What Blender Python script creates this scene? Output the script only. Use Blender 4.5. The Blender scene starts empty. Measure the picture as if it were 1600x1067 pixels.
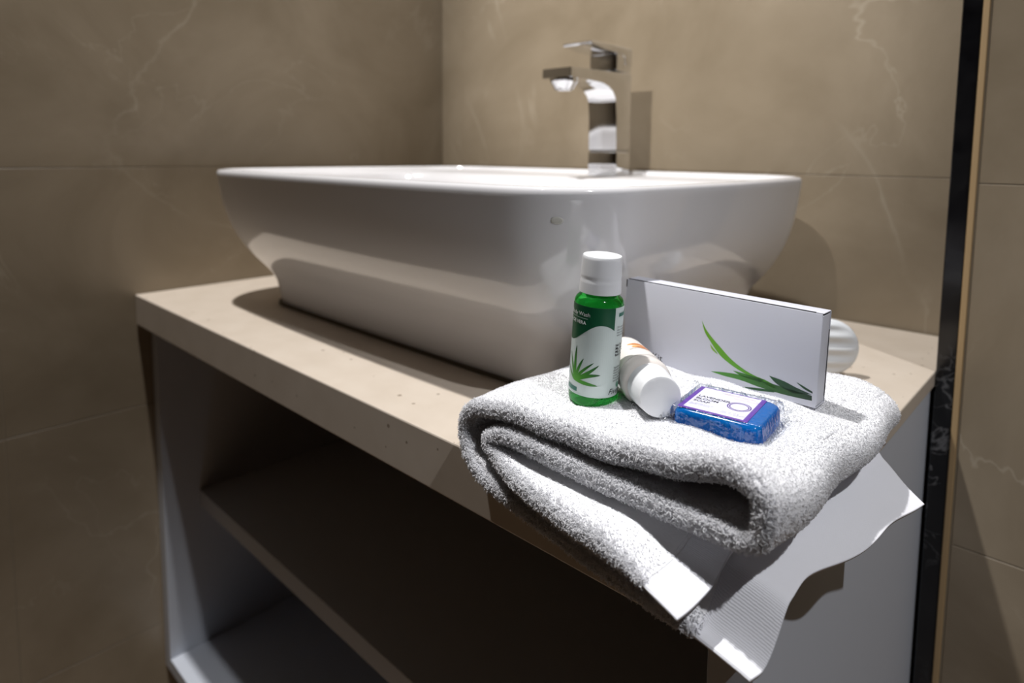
import bpy, bmesh, math, random
import numpy as np
from mathutils import Vector, Matrix

random.seed(7)
rng = np.random.default_rng(11)
S = bpy.context.scene
COL = S.collection
PI = math.pi

# ------------------------------------------------------------------ camera, world, lights, exposure
def cam_setup():
    yaw, pitch, roll, f = 0.7534, 0.0956, 0.0088, 1010.08
    fw = Vector((-math.sin(yaw)*math.cos(pitch), math.cos(yaw)*math.cos(pitch), -math.sin(pitch)))
    r = Vector((math.cos(yaw), math.sin(yaw), 0)); u = r.cross(fw)
    c, s = math.cos(roll), math.sin(roll)
    r, u = c*r+s*u, -s*r+c*u
    cd = bpy.data.cameras.new('camera'); co = bpy.data.objects.new('camera', cd); COL.objects.link(co)
    M = Matrix((r, u, -fw)).transposed().to_4x4(); M.translation = Vector((0.8802, -0.7556, 0.1780))
    co.matrix_world = M
    cd.sensor_width = 36; cd.sensor_fit = 'HORIZONTAL'
    cd.lens = f*36/1600; cd.shift_y = (336.6-533.5)/1600
    cd.clip_start = 0.01
    cd.dof.use_dof = True; cd.dof.focus_distance = 0.325; cd.dof.aperture_fstop = 7.0
    S.camera = co
cam_setup()

W = bpy.data.worlds.new('world'); S.world = W; W.use_nodes = True
W.node_tree.nodes['Background'].inputs[0].default_value = (0.8, 0.85, 1, 1)
W.node_tree.nodes['Background'].inputs[1].default_value = 0.05

def spot(name, loc, aim, power, size, col=(1, 1, 1), angle=120, blend=0.5):
    l = bpy.data.lights.new(name, 'SPOT'); o = bpy.data.objects.new(name, l); COL.objects.link(o)
    l.energy = power; l.shadow_soft_size = size; l.color = col
    l.spot_size = math.radians(angle); l.spot_blend = blend
    o.location = loc
    o.rotation_euler = (Vector(aim)-Vector(loc)).to_track_quat('-Z', 'Y').to_euler()
    return o
# recessed ceiling lights of the bathroom (the key one stands over the vanity, two deeper in the room)
spot('ceiling_spot_vanity', (0.245, -0.63, 1.735), (0.45, -0.43, 0), 150, 0.022, (1.0, 0.985, 0.97), 70, 0.8)
spot('ceiling_spot_shower', (1.75, -0.74, 1.735), (0.98, -0.46, 0), 110, 0.022, (0.96, 0.97, 1.0), 40, 0.8)
spot('ceiling_spot_room', (0.62, -1.96, 1.735), (0.41, 0.0, 0.43), 260, 0.02, (1.0, 0.97, 0.93), 21, 1.0)

S.view_settings.view_transform = 'Standard'
S.view_settings.look = 'None'
S.view_settings.exposure = 0.0
S.view_settings.gamma = 1.0
S.view_settings.use_curve_mapping = False

# ------------------------------------------------------------------ materials
def new_mat(name):
    m = bpy.data.materials.new(name); m.use_nodes = True
    nt = m.node_tree; return m, nt, nt.nodes['Principled BSDF']
def pbr(name, col, rough=0.5, metal=0.0, coat=0.0, spec=0.5, trans=0.0, ior=1.45, sss=0.0, bump=None):
    m, nt, b = new_mat(name)
    b.inputs['Base Color'].default_value = (*col, 1)
    b.inputs['Roughness'].default_value = rough; b.inputs['Metallic'].default_value = metal
    b.inputs['Coat Weight'].default_value = coat; b.inputs['Coat Roughness'].default_value = 0.05
    b.inputs['Specular IOR Level'].default_value = spec
    b.inputs['Transmission Weight'].default_value = trans; b.inputs['IOR'].default_value = ior
    if sss:
        b.inputs['Subsurface Weight'].default_value = sss; b.inputs['Subsurface Scale'].default_value = 0.004
        b.inputs['Subsurface Radius'].default_value = (1, 1, 1)
    if bump:
        sc, st, dist = bump
        n = nt.nodes.new('ShaderNodeTexNoise'); n.inputs['Scale'].default_value = sc; n.inputs['Detail'].default_value = 4
        tc = nt.nodes.new('ShaderNodeTexCoord'); nt.links.new(tc.outputs['Object'], n.inputs['Vector'])
        bp = nt.nodes.new('ShaderNodeBump'); bp.inputs['Strength'].default_value = st; bp.inputs['Distance'].default_value = dist
        nt.links.new(n.outputs['Fac'], bp.inputs['Height']); nt.links.new(bp.outputs[0], b.inputs['Normal'])
    return m
def ramp(nt, src, stops):
    r = nt.nodes.new('ShaderNodeValToRGB'); e = r.color_ramp.elements
    while len(e) < len(stops): e.new(0.5)
    for k, (p, c) in enumerate(stops): e[k].position = p; e[k].color = (*c, 1) if len(c) == 3 else c
    nt.links.new(src, r.inputs[0]); return r
def marble(name, dark, light, vein, scale=3.0, rough=0.28, veinw=0.012, vstrength=0.55, vs=4.0):
    m, nt, b = new_mat(name)
    g = nt.nodes.new('ShaderNodeNewGeometry')
    n1 = nt.nodes.new('ShaderNodeTexNoise'); n1.inputs['Scale'].default_value = scale; n1.inputs['Detail'].default_value = 8; n1.inputs['Roughness'].default_value = 0.62; n1.inputs['Distortion'].default_value = 0.5
    nt.links.new(g.outputs['Position'], n1.inputs['Vector'])
    r1 = ramp(nt, n1.outputs['Fac'], [(0.3, dark), (0.7, light)])
    # thin wandering veins: ridges of two warped noises
    def ridge(sc, w, det):
        n = nt.nodes.new('ShaderNodeTexNoise'); n.inputs['Scale'].default_value = sc; n.inputs['Detail'].default_value = det; n.inputs['Roughness'].default_value = 0.5; n.inputs['Distortion'].default_value = 0.8
        nt.links.new(g.outputs['Position'], n.inputs['Vector'])
        s = nt.nodes.new('ShaderNodeMath'); s.operation = 'SUBTRACT'; s.inputs[1].default_value = 0.5; nt.links.new(n.outputs['Fac'], s.inputs[0])
        a = nt.nodes.new('ShaderNodeMath'); a.operation = 'ABSOLUTE'; nt.links.new(s.outputs[0], a.inputs[0])
        return ramp(nt, a.outputs[0], [(0.0, (1, 1, 1)), (w, (0, 0, 0))])
    va = ridge(vs, veinw, 7); vb = ridge(vs*1.9+1.3, veinw*0.8, 6)
    # break the veins up
    n3 = nt.nodes.new('ShaderNodeTexNoise'); n3.inputs['Scale'].default_value = 5.0; nt.links.new(g.outputs['Position'], n3.inputs['Vector'])
    rb = ramp(nt, n3.outputs['Fac'], [(0.46, (0, 0, 0)), (0.62, (1, 1, 1))])
    mx = nt.nodes.new('ShaderNodeMath'); mx.operation = 'MAXIMUM'; nt.links.new(va.outputs[0], mx.inputs[0]); nt.links.new(vb.outputs[0], mx.inputs[1])
    mu = nt.nodes.new('ShaderNodeMath'); mu.operation = 'MULTIPLY'; nt.links.new(mx.outputs[0], mu.inputs[0]); nt.links.new(rb.outputs[0], mu.inputs[1])
    m2 = nt.nodes.new('ShaderNodeMath'); m2.operation = 'MULTIPLY'; m2.inputs[1].default_value = vstrength; nt.links.new(mu.outputs[0], m2.inputs[0])
    mix = nt.nodes.new('ShaderNodeMix'); mix.data_type = 'RGBA'
    nt.links.new(m2.outputs[0], mix.inputs[0]); nt.links.new(r1.outputs[0], mix.inputs[6]); mix.inputs[7].default_value = (*vein, 1)
    nt.links.new(mix.outputs[2], b.inputs['Base Color'])
    b.inputs['Roughness'].default_value = rough
    return m
M_tile = marble('beige_marble_tile', (0.215, 0.170, 0.114), (0.330, 0.270, 0.195), (0.48, 0.42, 0.33), 5.0, 0.34, 0.0045, 0.42, 1.7)
M_grout = pbr('tile_grout', (0.33, 0.275, 0.20), 0.9)
M_granite = marble('black_granite', (0.002, 0.002, 0.003), (0.012, 0.012, 0.013), (0.30, 0.30, 0.31), 25, 0.16, 0.014, 0.55, 16)
M_trim = pbr('ochre_tile_edge', (0.42, 0.29, 0.15), 0.6)
M_plaster = pbr('ceiling_plaster', (0.32, 0.26, 0.19), 0.9)
M_floor = marble('floor_tile', (0.20, 0.13, 0.075), (0.28, 0.19, 0.115), (0.15, 0.13, 0.11), 4, 0.4)
M_wall_d = marble('brown_marble_tile', (0.13, 0.065, 0.025), (0.19, 0.10, 0.04), (0.3, 0.2, 0.1), 5.0, 0.34)
M_ceramic = pbr('white_ceramic', (0.74, 0.73, 0.745), 0.10, coat=0.5, spec=0.5)
M_chrome = pbr('chrome', (0.82, 0.83, 0.85), 0.07, metal=1.0)
M_chrome_d = pbr('worn_chrome', (0.55, 0.56, 0.58), 0.22, metal=1.0)
M_dark = pbr('dark_gap', (0.01, 0.01, 0.01), 0.8)
M_cab = pbr('grey_laminate', (0.52, 0.545, 0.60), 0.42)
M_card = pbr('white_card', (0.65, 0.66, 0.73), 0.55, bump=(900, 0.05, 0.0003))
M_gap_shade = pbr('card_gap_shade', (0.05, 0.05, 0.05), 0.9)  # near-black card: shade in the carton's gaps put into the colour
M_cap = pbr('white_plastic', (0.82, 0.83, 0.85), 0.38, sss=0.15)

def counter_mat():
    m, nt, b = new_mat('cream_stone')
    g = nt.nodes.new('ShaderNodeNewGeometry')
    n1 = nt.nodes.new('ShaderNodeTexNoise'); n1.inputs['Scale'].default_value = 30; n1.inputs['Detail'].default_value = 6
    nt.links.new(g.outputs['Position'], n1.inputs['Vector'])
    r1 = ramp(nt, n1.outputs['Fac'], [(0.3, (0.53, 0.455, 0.375)), (0.7, (0.58, 0.505, 0.425))])
    v = nt.nodes.new('ShaderNodeTexVoronoi'); v.inputs['Scale'].default_value = 95; nt.links.new(g.outputs['Position'], v.inputs['Vector'])
    v2 = nt.nodes.new('ShaderNodeSeparateColor'); nt.links.new(v.outputs['Color'], v2.inputs[0])
    lt = nt.nodes.new('ShaderNodeMath'); lt.operation = 'MULTIPLY'; lt.inputs[1].default_value = 0.16; nt.links.new(v2.outputs[0], lt.inputs[0])
    s = nt.nodes.new('ShaderNodeMath'); s.operation = 'LESS_THAN'; nt.links.new(v.outputs['Distance'], s.inputs[0]); nt.links.new(lt.outputs[0], s.inputs[1])
    gt = nt.nodes.new('ShaderNodeMath'); gt.operation = 'GREATER_THAN'; gt.inputs[1].default_value = 0.55; nt.links.new(v2.outputs[1], gt.inputs[0])
    mu = nt.nodes.new('ShaderNodeMath'); mu.operation = 'MULTIPLY'; nt.links.new(s.outputs[0], mu.inputs[0]); nt.links.new(gt.outputs[0], mu.inputs[1])
    m3 = nt.nodes.new('ShaderNodeMath'); m3.operation = 'MULTIPLY'; m3.inputs[1].default_value = 0.75; nt.links.new(mu.outputs[0], m3.inputs[0])
    mix = nt.nodes.new('ShaderNodeMix'); mix.data_type = 'RGBA'; nt.links.new(m3.outputs[0], mix.inputs[0]); nt.links.new(r1.outputs[0], mix.inputs[6]); mix.inputs[7].default_value = (0.16, 0.11, 0.07, 1)
    nt.links.new(mix.outputs[2], b.inputs['Base Color']); b.inputs['Roughness'].default_value = 0.38
    return m
M_counter = counter_mat()

# ------------------------------------------------------------------ helpers
def link(name, me, mat=None, parent=None, smooth=False, **props):
    o = bpy.data.objects.new(name, me); COL.objects.link(o)
    if mat is not None and len(me.materials) == 0: me.materials.append(mat)
    if smooth: me.shade_smooth()
    if parent: o.parent = parent
    for k, v in props.items(): o[k] = v
    return o
def empty(name, loc, label, cat, rz=0, group=None):
    o = bpy.data.objects.new(name, None); COL.objects.link(o); o.location = loc; o.rotation_euler = (0, 0, rz)
    o.empty_display_size = 0.02
    o['label'] = label; o['category'] = cat
    if group: o['group'] = group
    return o
def np_mesh(name, verts, quads):
    me = bpy.data.meshes.new(name)
    verts = np.asarray(verts, dtype=np.float32); quads = np.asarray(quads, dtype=np.int32)
    k = quads.shape[1]
    me.vertices.add(len(verts)); me.vertices.foreach_set('co', verts.ravel())
    me.loops.add(quads.size); me.loops.foreach_set('vertex_index', quads.ravel())
    me.polygons.add(len(quads)); me.polygons.foreach_set('loop_start', np.arange(0, quads.size, k, dtype=np.int32))
    me.polygons.foreach_set('loop_total', np.full(len(quads), k, dtype=np.int32))
    me.update(calc_edges=True); me.validate()
    return me
def box_bm(bm, x0, x1, y0, y1, z0, z1):
    vs = [bm.verts.new(p) for p in ((x0,y0,z0),(x1,y0,z0),(x1,y1,z0),(x0,y1,z0),(x0,y0,z1),(x1,y0,z1),(x1,y1,z1),(x0,y1,z1))]
    for f in ((0,3,2,1),(4,5,6,7),(0,1,5,4),(1,2,6,5),(2,3,7,6),(3,0,4,7)): bm.faces.new([vs[i] for i in f])
def box_me(x0, x1, y0, y1, z0, z1, bevel=0.0, seg=2):
    bm = bmesh.new(); box_bm(bm, x0, x1, y0, y1, z0, z1)
    if bevel: bmesh.ops.bevel(bm, geom=bm.edges[:], offset=bevel, segments=seg, profile=0.5, affect='EDGES', clamp_overlap=True)
    me = bpy.data.meshes.new('m'); bm.to_mesh(me); bm.free(); return me
def prism_me(poly, a0, a1, axis='x', bevel=0.0, seg=2):
    """poly in the plane across `axis`, extruded from a0 to a1"""
    bm = bmesh.new()
    def P(a, p): return (a, p[0], p[1]) if axis == 'x' else ((p[0], a, p[1]) if axis == 'y' else (p[0], p[1], a))
    A = [bm.verts.new(P(a0, p)) for p in poly]; B = [bm.verts.new(P(a1, p)) for p in poly]
    n = len(poly); bm.faces.new(A); bm.faces.new(B[::-1])
    for i in range(n): bm.faces.new((A[i], B[i], B[(i+1) % n], A[(i+1) % n]))
    bmesh.ops.recalc_face_normals(bm, faces=bm.faces[:])
    if bevel:
        es = [e for e in bm.edges if e.calc_face_angle(0) > 0.5]
        bmesh.ops.bevel(bm, geom=es, offset=bevel, segments=seg, profile=0.5, affect='EDGES', clamp_overlap=True)
    me = bpy.data.meshes.new('m'); bm.to_mesh(me); bm.free(); return me
def lathe_me(prof, seg=64, rib=None):
    """closed-or-open profile of (r, z) turned about z"""
    V = []; F = []
    for r, z in prof:
        for k in range(seg):
            a = 2*PI*k/seg; V.append((r*math.cos(a), r*math.sin(a), z))
    for i in range(len(prof)-1):
        for k in range(seg):
            k2 = (k+1) % seg; F.append((i*seg+k, i*seg+k2, (i+1)*seg+k2, (i+1)*seg+k))
    me = bpy.data.meshes.new('m'); me.from_pydata(V, [], F); me.update(); return me
def auto_smooth(me, ang=0.6):
    me.shade_smooth()
    me.set_sharp_from_angle(angle=ang)
def struct(name, me, mat, parent=None, kind='structure'):
    o = link(name, me, mat, parent)
    if parent is None: o['kind'] = kind
    return o

# ------------------------------------------------------------------ room shell
ROOM_X, ROOM_Y, ZF, ZC = 2.20, -2.60, -0.80, 1.74
ZJ = [ZF] + [0.1575+0.30*k for k in range(-3, 6)] + [ZC]
wall_left = struct('wall_left', box_me(-0.14, -0.0009, ROOM_Y, 0.14, ZF, ZC), M_grout)
wall_back = struct('wall_back', box_me(-0.0008, 0.90, 0.0009, 0.14, ZF, ZC), M_grout)
wall_right = struct('wall_right', box_me(0.7995, ROOM_X, -0.1311, -0.002, ZF, ZC), M_grout)
wall_side = struct('wall_side', box_me(ROOM_X, ROOM_X+0.13, ROOM_Y, -0.12, ZF, ZC), M_wall_d)
wall_front = struct('wall_front', box_me(-0.14, ROOM_X+0.13, ROOM_Y-0.13, ROOM_Y, ZF, ZC), M_wall_d)
floor = struct('floor', box_me(-0.14, ROOM_X+0.13, ROOM_Y-0.13, 0.14, ZF-0.1, ZF), M_floor)
ceiling = struct('ceiling', box_me(-0.14, ROOM_X+0.13, ROOM_Y-0.13, 0.14, ZC, ZC+0.1), M_plaster)
G = 0.0004
tile_cache = {}
def tile(parent, lo, hi):
    size = tuple(round(hi[i]-lo[i], 4) for i in range(3))
    if size not in tile_cache: 
        me = box_me(0, size[0], 0, size[1], 0, size[2], 0.0003, 1); me.materials.append(M_tile); tile_cache[size] = me
    o = link('tile', tile_cache[size], None, parent); o.location = lo
for i in range(len(ZJ)-1):
    z0, z1 = ZJ[i]+G, ZJ[i+1]-G
    for y1, y0 in ((0.0, -0.636), (-0.636, -1.236), (-1.236, -1.836), (-1.836, -2.436)):
        tile(wall_left, (-0.0010, y0+G, z0), (0.0, y1-G, z1))
    tile(wall_back, (0.0, 0.0, z0), (0.7799, 0.0010, z1))
    for x0, x1 in ((0.7995, 1.40), (1.40, 2.0), (2.0, 2.198)):
        tile(wall_right, (x0+G, -0.132, z0), (x1-G, -0.1310, z1))
struct('trim_1', box_me(0.7801, 0.7938, -0.1315, 0.009, ZF, ZC, 0.0008, 1), M_granite)
struct('trim_2', box_me(0.7939, 0.7984, -0.1335, -0.02, ZF, ZC, 0.0006, 1), M_trim)
struct('trim_3', box_me(0.7985, 0.7994, -0.1322, -0.02, ZF, ZC, 0.0004, 1), M_grout)

# ------------------------------------------------------------------ vanity cabinet
PX = 0.7768
cab = empty('vanity_cabinet', (0.39, -0.25, ZF), 'open grey laminate vanity cabinet with shelves under the cream counter', 'cabinet')
def at(parent, me, name, mat, **kw):
    me.transform(Matrix.Translation(-Vector(parent.location))); return link(name, me, mat, parent, **kw)
BZ = -0.4855
at(cab, box_me(0.0012, 0.019, -0.484, -0.012, BZ-0.018, -0.0140, 0.0006, 1), 'side_panel', M_cab)
at(cab, box_me(PX-0.0225, PX, -0.484, -0.006, ZF+0.001, -0.0140, 0.0006, 1), 'side_panel', M_cab)
at(cab, box_me(0.0195, PX-0.023, -0.024, -0.012, BZ-0.018, -0.015), 'back_panel', M_cab)
at(cab, box_me(0.0195, PX-0.023, -0.440, -0.0245, -0.2915, -0.2697, 0.0006, 1), 'shelf', M_cab)
at(cab, box_me(0.0195, PX-0.023, -0.484, -0.0245, BZ-0.018, BZ, 0.0006, 1), 'bottom_panel', M_cab)
at(cab, box_me(0.0195, PX-0.023, -0.43, -0.0245, ZF+0.001, BZ-0.0185), 'plinth', M_cab)

# counter: slab with a deeper front apron
prof = [(-0.003, 0), (-0.003, -0.0133), (-0.4846, -0.0133), (-0.4848, -0.0375), (-0.5, -0.0379), (-0.5, 0)]
me = prism_me(prof, 0.0012, 0.7797, 'x', 0.0012, 2)
counter = link('countertop', me, M_counter, label='cream speckled stone countertop with a deep front edge, under the basin', category='countertop')
counter.location = (0, 0, 0)

# ------------------------------------------------------------------ basin
BX0, BX1, BY0, BY1, BH = 0.088, 0.663, -0.4615, -0.050, 0.1573
def rring(x0, x1, y0, y1, r, z, bow=0.0, nc=14, ne=12):
    P = []
    w, h = x1-x0, y1-y0
    def edge(a, b, nrm):
        for k in range(ne):
            t = (k+0.5)/ne; q = 1-(2*t-1)**2
            P.append((a[0]+(b[0]-a[0])*t+nrm[0]*bow*q, a[1]+(b[1]-a[1])*t+nrm[1]*bow*q, z))
    def arc(cx, cy, a0):
        for k in range(nc+1):
            a = math.radians(a0+90*k/nc); P.append((cx+r*math.cos(a), cy+r*math.sin(a), z))
    arc(x1-r, y1-r, 0); edge((x1-r, y1), (x0+r, y1), (0, 1)); arc(x0+r, y1-r, 90); edge((x0, y1-r), (x0, y0+r), (-1, 0))
    arc(x0+r, y0+r, 180); edge((x0+r, y0), (x1-r, y0), (0, -1)); arc(x1-r, y0+r, 270); edge((x1, y0+r), (x1, y1-r), (1, 0))
    return P
def skin(rings, name='m', close0=True, close1=True):
    n = len(rings[0]); V = [p for r in rings for p in r]; F = []
    for i in range(len(rings)-1):
        for k in range(n):
            k2 = (k+1) % n; F.append((i*n+k, i*n+k2, (i+1)*n+k2, (i+1)*n+k))
    if close0: F.append(tuple(range(n-1, -1, -1)))
    if close1: F.append(tuple((len(rings)-1)*n+k for k in range(n)))
    me = bpy.data.meshes.new(name); me.from_pydata(V, [], F); me.update(); return me
def outset(i, z, rr=0.070, bow=0.005):
    b = bow*(1-i/0.09)
    return rring(BX0+i+b, BX1-i-b, BY0+i+b, BY1-i*0.35-b*0.5, max(0.03, rr-i*0.45), z, b)
def basin():
    R = []
    prof = [(0.062, 0.0022), (0.0602, 0.0035), (0.0588, 0.010), (0.0572, 0.020), (0.0548, 0.030), (0.0510, 0.038), (0.0455, 0.0455), (0.0385, 0.053), (0.0315, 0.061),
            (0.0250, 0.070), (0.0190, 0.080), (0.0140, 0.090), (0.0098, 0.101), (0.0066, 0.112), (0.0042, 0.123), (0.0025, 0.134), (0.0012, 0.143), (0.0004, 0.149), (0.0, 0.152),
            (0.0002, 0.1545), (0.0012, 0.1563), (0.0028, 0.1573), (0.0050, 0.1574), (0.0068, 0.1564), (0.0080, 0.1545)]
    for i, z in prof: R.append(outset(i, z))
    b = 0.004
    def inner(i, z, rr, back): return rring(BX0+i+b, BX1-i-b, BY0+i+b, BY1-back-b, rr, z, b)
    R.append(inner(0.0095, 0.1528, 0.062, 0.0085)); R.append(inner(0.0125, 0.1518, 0.058, 0.014))
    # the deck behind the bowl, then down into the bowl
    R.append(inner(0.0140, 0.1505, 0.056, 0.096)); R.append(inner(0.0165, 0.1465, 0.056, 0.102)); R.append(inner(0.020, 0.135, 0.056, 0.108))
    R.append(inner(0.028, 0.105, 0.056, 0.116)); R.append(inner(0.040, 0.070, 0.060, 0.126)); R.append(inner(0.060, 0.045, 0.060, 0.140)); R.append(inner(0.085, 0.036, 0.050, 0.160)); R.append(inner(0.13, 0.033, 0.035, 0.20))
    me = skin(R); me.shade_smooth()
    return me
bas = empty('wash_basin', (0.375, -0.26, 0.0), 'white glazed ceramic vessel basin with rounded corners standing on the counter', 'basin')
bme = basin(); bme.transform(Matrix.Translation(-bas.location))
b0 = link('bowl', bme, M_ceramic, bas)
at(bas, lathe_me([(0.0, 0.0375), (0.016, 0.0375), (0.021, 0.0362), (0.0225, 0.0335)], 40), 'drain_ring', M_chrome, smooth=True).location = (0, 0, 0)
for o in bas.children:
    if o.name.startswith('drain'): o.location = (0.375, -0.30, 0.0)
    if o.name.startswith('drain'): o.data.transform(Matrix.Translation(bas.location)); o.location = (0.0, -0.03, 0.0)
from mathutils.bvhtree import BVHTree
_bv = BVHTree.FromPolygons([v.co.copy() for v in bme.vertices], [tuple(p.vertices) for p in bme.polygons])
hit, nrm, _, _ = _bv.find_nearest(Vector((0.6270, -0.4450, 0.1360))-bas.location)
me = lathe_me([(0, 0.00035), (0.0036, 0.00035), (0.0046, 0.0002), (0.0048, 0)], 32)
me.transform(Matrix.Translation(hit) @ nrm.to_track_quat('Z', 'Y').to_matrix().to_4x4() @ Matrix.Diagonal((0.85, 0.5, 1, 1)))
link('sticker', me, pbr('clear_sticker', (0.60, 0.59, 0.54), 0.12), bas, smooth=True, label='small clear oval sticker')
# dark silicone line between the foot and the counter
sr = [rring(BX0+0.0606, BX1-0.0606, BY0+0.0606, BY1-0.022, 0.036, z, 0.0015) for z in (0.0001, 0.0030)]
sm = skin(sr); sm.transform(Matrix.Translation(-bas.location)); link('seal', sm, pbr('silicone_seal', (0.10, 0.075, 0.05), 0.6), bas)

# ------------------------------------------------------------------ faucet
FX0, FX1 = 0.3876, 0.4290
fa = empty('basin_faucet', (0.408, -0.075, 0.1512), 'square chrome single-lever faucet standing on the rear deck of the basin', 'faucet')
pr = [(-0.0595, 0.1835), (-0.0595, 0.2745), (-0.0620, 0.2775), (-0.1885, 0.2742), (-0.1893, 0.2735), (-0.1893, 0.2645), (-0.1880, 0.2638)]
for k in range(13):
    t = k/12; a = t*PI/2
    # underside bends down into the front of the column
    pr.append((-0.1290+0.0365*math.sin(a), 0.2400+0.0222*math.cos(a)))
pr += [(-0.0905, 0.2250), (-0.0897, 0.1835)]
me = prism_me([(p[0], p[1]) for p in pr], FX0, FX1, 'x', 0.0016, 3)
# round the plan corners of the spout tip
bm = bmesh.new(); bm.from_mesh(me)
es = [e for e in bm.edges if all(v.co.y < -0.183 for v in e.verts) and abs(e.verts[0].co.z-e.verts[1].co.z) > 0.004]
bm.to_mesh(me); bm.free()
for v in me.vertices:
    if v.co.y < -0.178:
        for sx, ex in ((1, FX1), (-1, FX0)):
            d = (ex - v.co.x)*sx
            if d < 0.0105:
                dy = v.co.y + 0.178
                # pull the corner back along a quarter circle
                lim = -0.178 - math.sqrt(max(0.0, 0.0105**2-(0.0105-d)**2))*1.08
                v.co.y = max(v.co.y, lim)
auto_smooth(me, 0.5); at(fa, me, 'body', M_chrome)
me = box_me(FX0-0.0006, FX1+0.0006, -0.0903, -0.0589, 0.1513, 0.1812, 0.0018, 3); auto_smooth(me); at(fa, me, 'base', M_chrome)
me = box_me(FX0+0.0012, FX1-0.0012, -0.0886, -0.0606, 0.1810, 0.1838); at(fa, me, 'seam_ring', M_chrome_d)
me = lathe_me([(0, 0.2555), (0.0085, 0.2555), (0.0088, 0.2515), (0.0105, 0.2508), (0.0113, 0.2530), (0.0150, 0.2590), (0.0160, 0.2605), (0.0160, 0.2636)], 40)
auto_smooth(me, 0.7); me.transform(Matrix.Translation((0.4083, -0.1675, 0))); at(fa, me, 'aerator', M_chrome)
me = prism_me([(-0.0600, 0.2785), (-0.0600, 0.2990), (-0.0925, 0.3000), (-0.0925, 0.2785)], FX0+0.001, FX1-0.0004, 'x', 0.0015, 3); auto_smooth(me); at(fa, me, 'lever_block', M_chrome)
lv = [(-0.0595, 0.2865), (-0.0595, 0.3065), (-0.0610, 0.3075), (-0.1430, 0.3078), (-0.1455, 0.3068), (-0.1440, 0.3040), (-0.1150, 0.3005), (-0.0800, 0.2990), (-0.0755, 0.2960), (-0.0740, 0.2865)]
me = prism_me(lv, FX0, FX1+0.0004, 'x', 0.0012, 3); auto_smooth(me, 0.5); lo = at(fa, me, 'lever_handle', M_chrome)
me = lathe_me([(0, 0.0006), (0.0016, 0.0006), (0.0020, 0)], 20); me.transform(Matrix.Translation((0.4180, -0.0905, 0.2395)) @ Matrix.Rotation(PI/2, 4, 'X')); at(fa, me, 'set_screw', M_dark)

# ------------------------------------------------------------------ oval ribbed soap dish, standing on edge behind the box
def dish():
    n, m = 56, 28; V = []; F = []
    a, b, t = 0.0245, 0.0235, 0.0070
    for side in (1, -1):
        for i in range(m+1):
            rr = i/m
            for k in range(n):
                an = 2*PI*k/n; x = a*rr*math.cos(an); z = b*rr*math.sin(an)
                d = t*math.sqrt(max(0, 1-rr**4))
                if rr < 0.86: d += 0.0011*math.cos(z/0.0105*2*PI)*(1-rr**3)
                V.append((x, -side*d, z+b))
        o = 0 if side == 1 else (m+1)*n
        for i in range(m):
            for k in range(n):
                k2 = (k+1) % n; q = (o+i*n+k, o+i*n+k2, o+(i+1)*n+k2, o+(i+1)*n+k)
                F.append(q if side == 1 else q[::-1])
    me = bpy.data.meshes.new('dish'); me.from_pydata(V, [], F); me.update(); me.shade_smooth(); return me
sd = link('soap_dish', dish(), pbr('matte_white_plastic', (0.66, 0.68, 0.70), 0.45), label='small round white ribbed dish standing on edge behind the white box', category='soap dish')
sd.location = (0.7165, -0.2060, 0.0002); sd.rotation_euler = (0.0, 0, 0.62)

# ------------------------------------------------------------------ towel
def towel_mats():
    m, nt, b = new_mat('terry_cloth')
    b.inputs['Base Color'].default_value = (0.88, 0.88, 0.90, 1); b.inputs['Roughness'].default_value = 0.95
    b.inputs['Specular IOR Level'].default_value = 0.1; b.inputs['Sheen Weight'].default_value = 0.15
    tc = nt.nodes.new('ShaderNodeTexCoord'); n = nt.nodes.new('ShaderNodeTexNoise'); n.inputs['Scale'].default_value = 700; n.inputs['Detail'].default_value = 3
    nt.links.new(tc.outputs['Object'], n.inputs['Vector'])
    bp = nt.nodes.new('ShaderNodeBump'); bp.inputs['Strength'].default_value = 0.5; bp.inputs['Distance'].default_value = 0.0010
    nt.links.new(n.outputs['Fac'], bp.inputs['Height']); nt.links.new(bp.outputs[0], b.inputs['Normal'])
    m2, nt, b = new_mat('flat_weave')
    b.inputs['Base Color'].default_value = (0.80, 0.80, 0.84, 1); b.inputs['Roughness'].default_value = 0.9; b.inputs['Specular IOR Level'].default_value = 0.15
    tc = nt.nodes.new('ShaderNodeTexCoord'); w = nt.nodes.new('ShaderNodeTexWave'); w.bands_direction = 'Y'; w.inputs['Scale'].default_value = 420; w.inputs['Distortion'].default_value = 1.6
    nt.links.new(tc.outputs['Object'], w.inputs['Vector'])
    w.inputs['Detail'].default_value = 2; w.inputs['Detail Scale'].default_value = 2
    bp = nt.nodes.new('ShaderNodeBump'); bp.inputs['Strength'].default_value = 0.35; bp.inputs['Distance'].default_value = 0.0004
    nt.links.new(w.outputs['Fac'], bp.inputs['Height']); nt.links.new(bp.outputs[0], b.inputs['Normal'])
    return m, m2
M_terry, M_weave = towel_mats()
H = 0.0046
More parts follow.
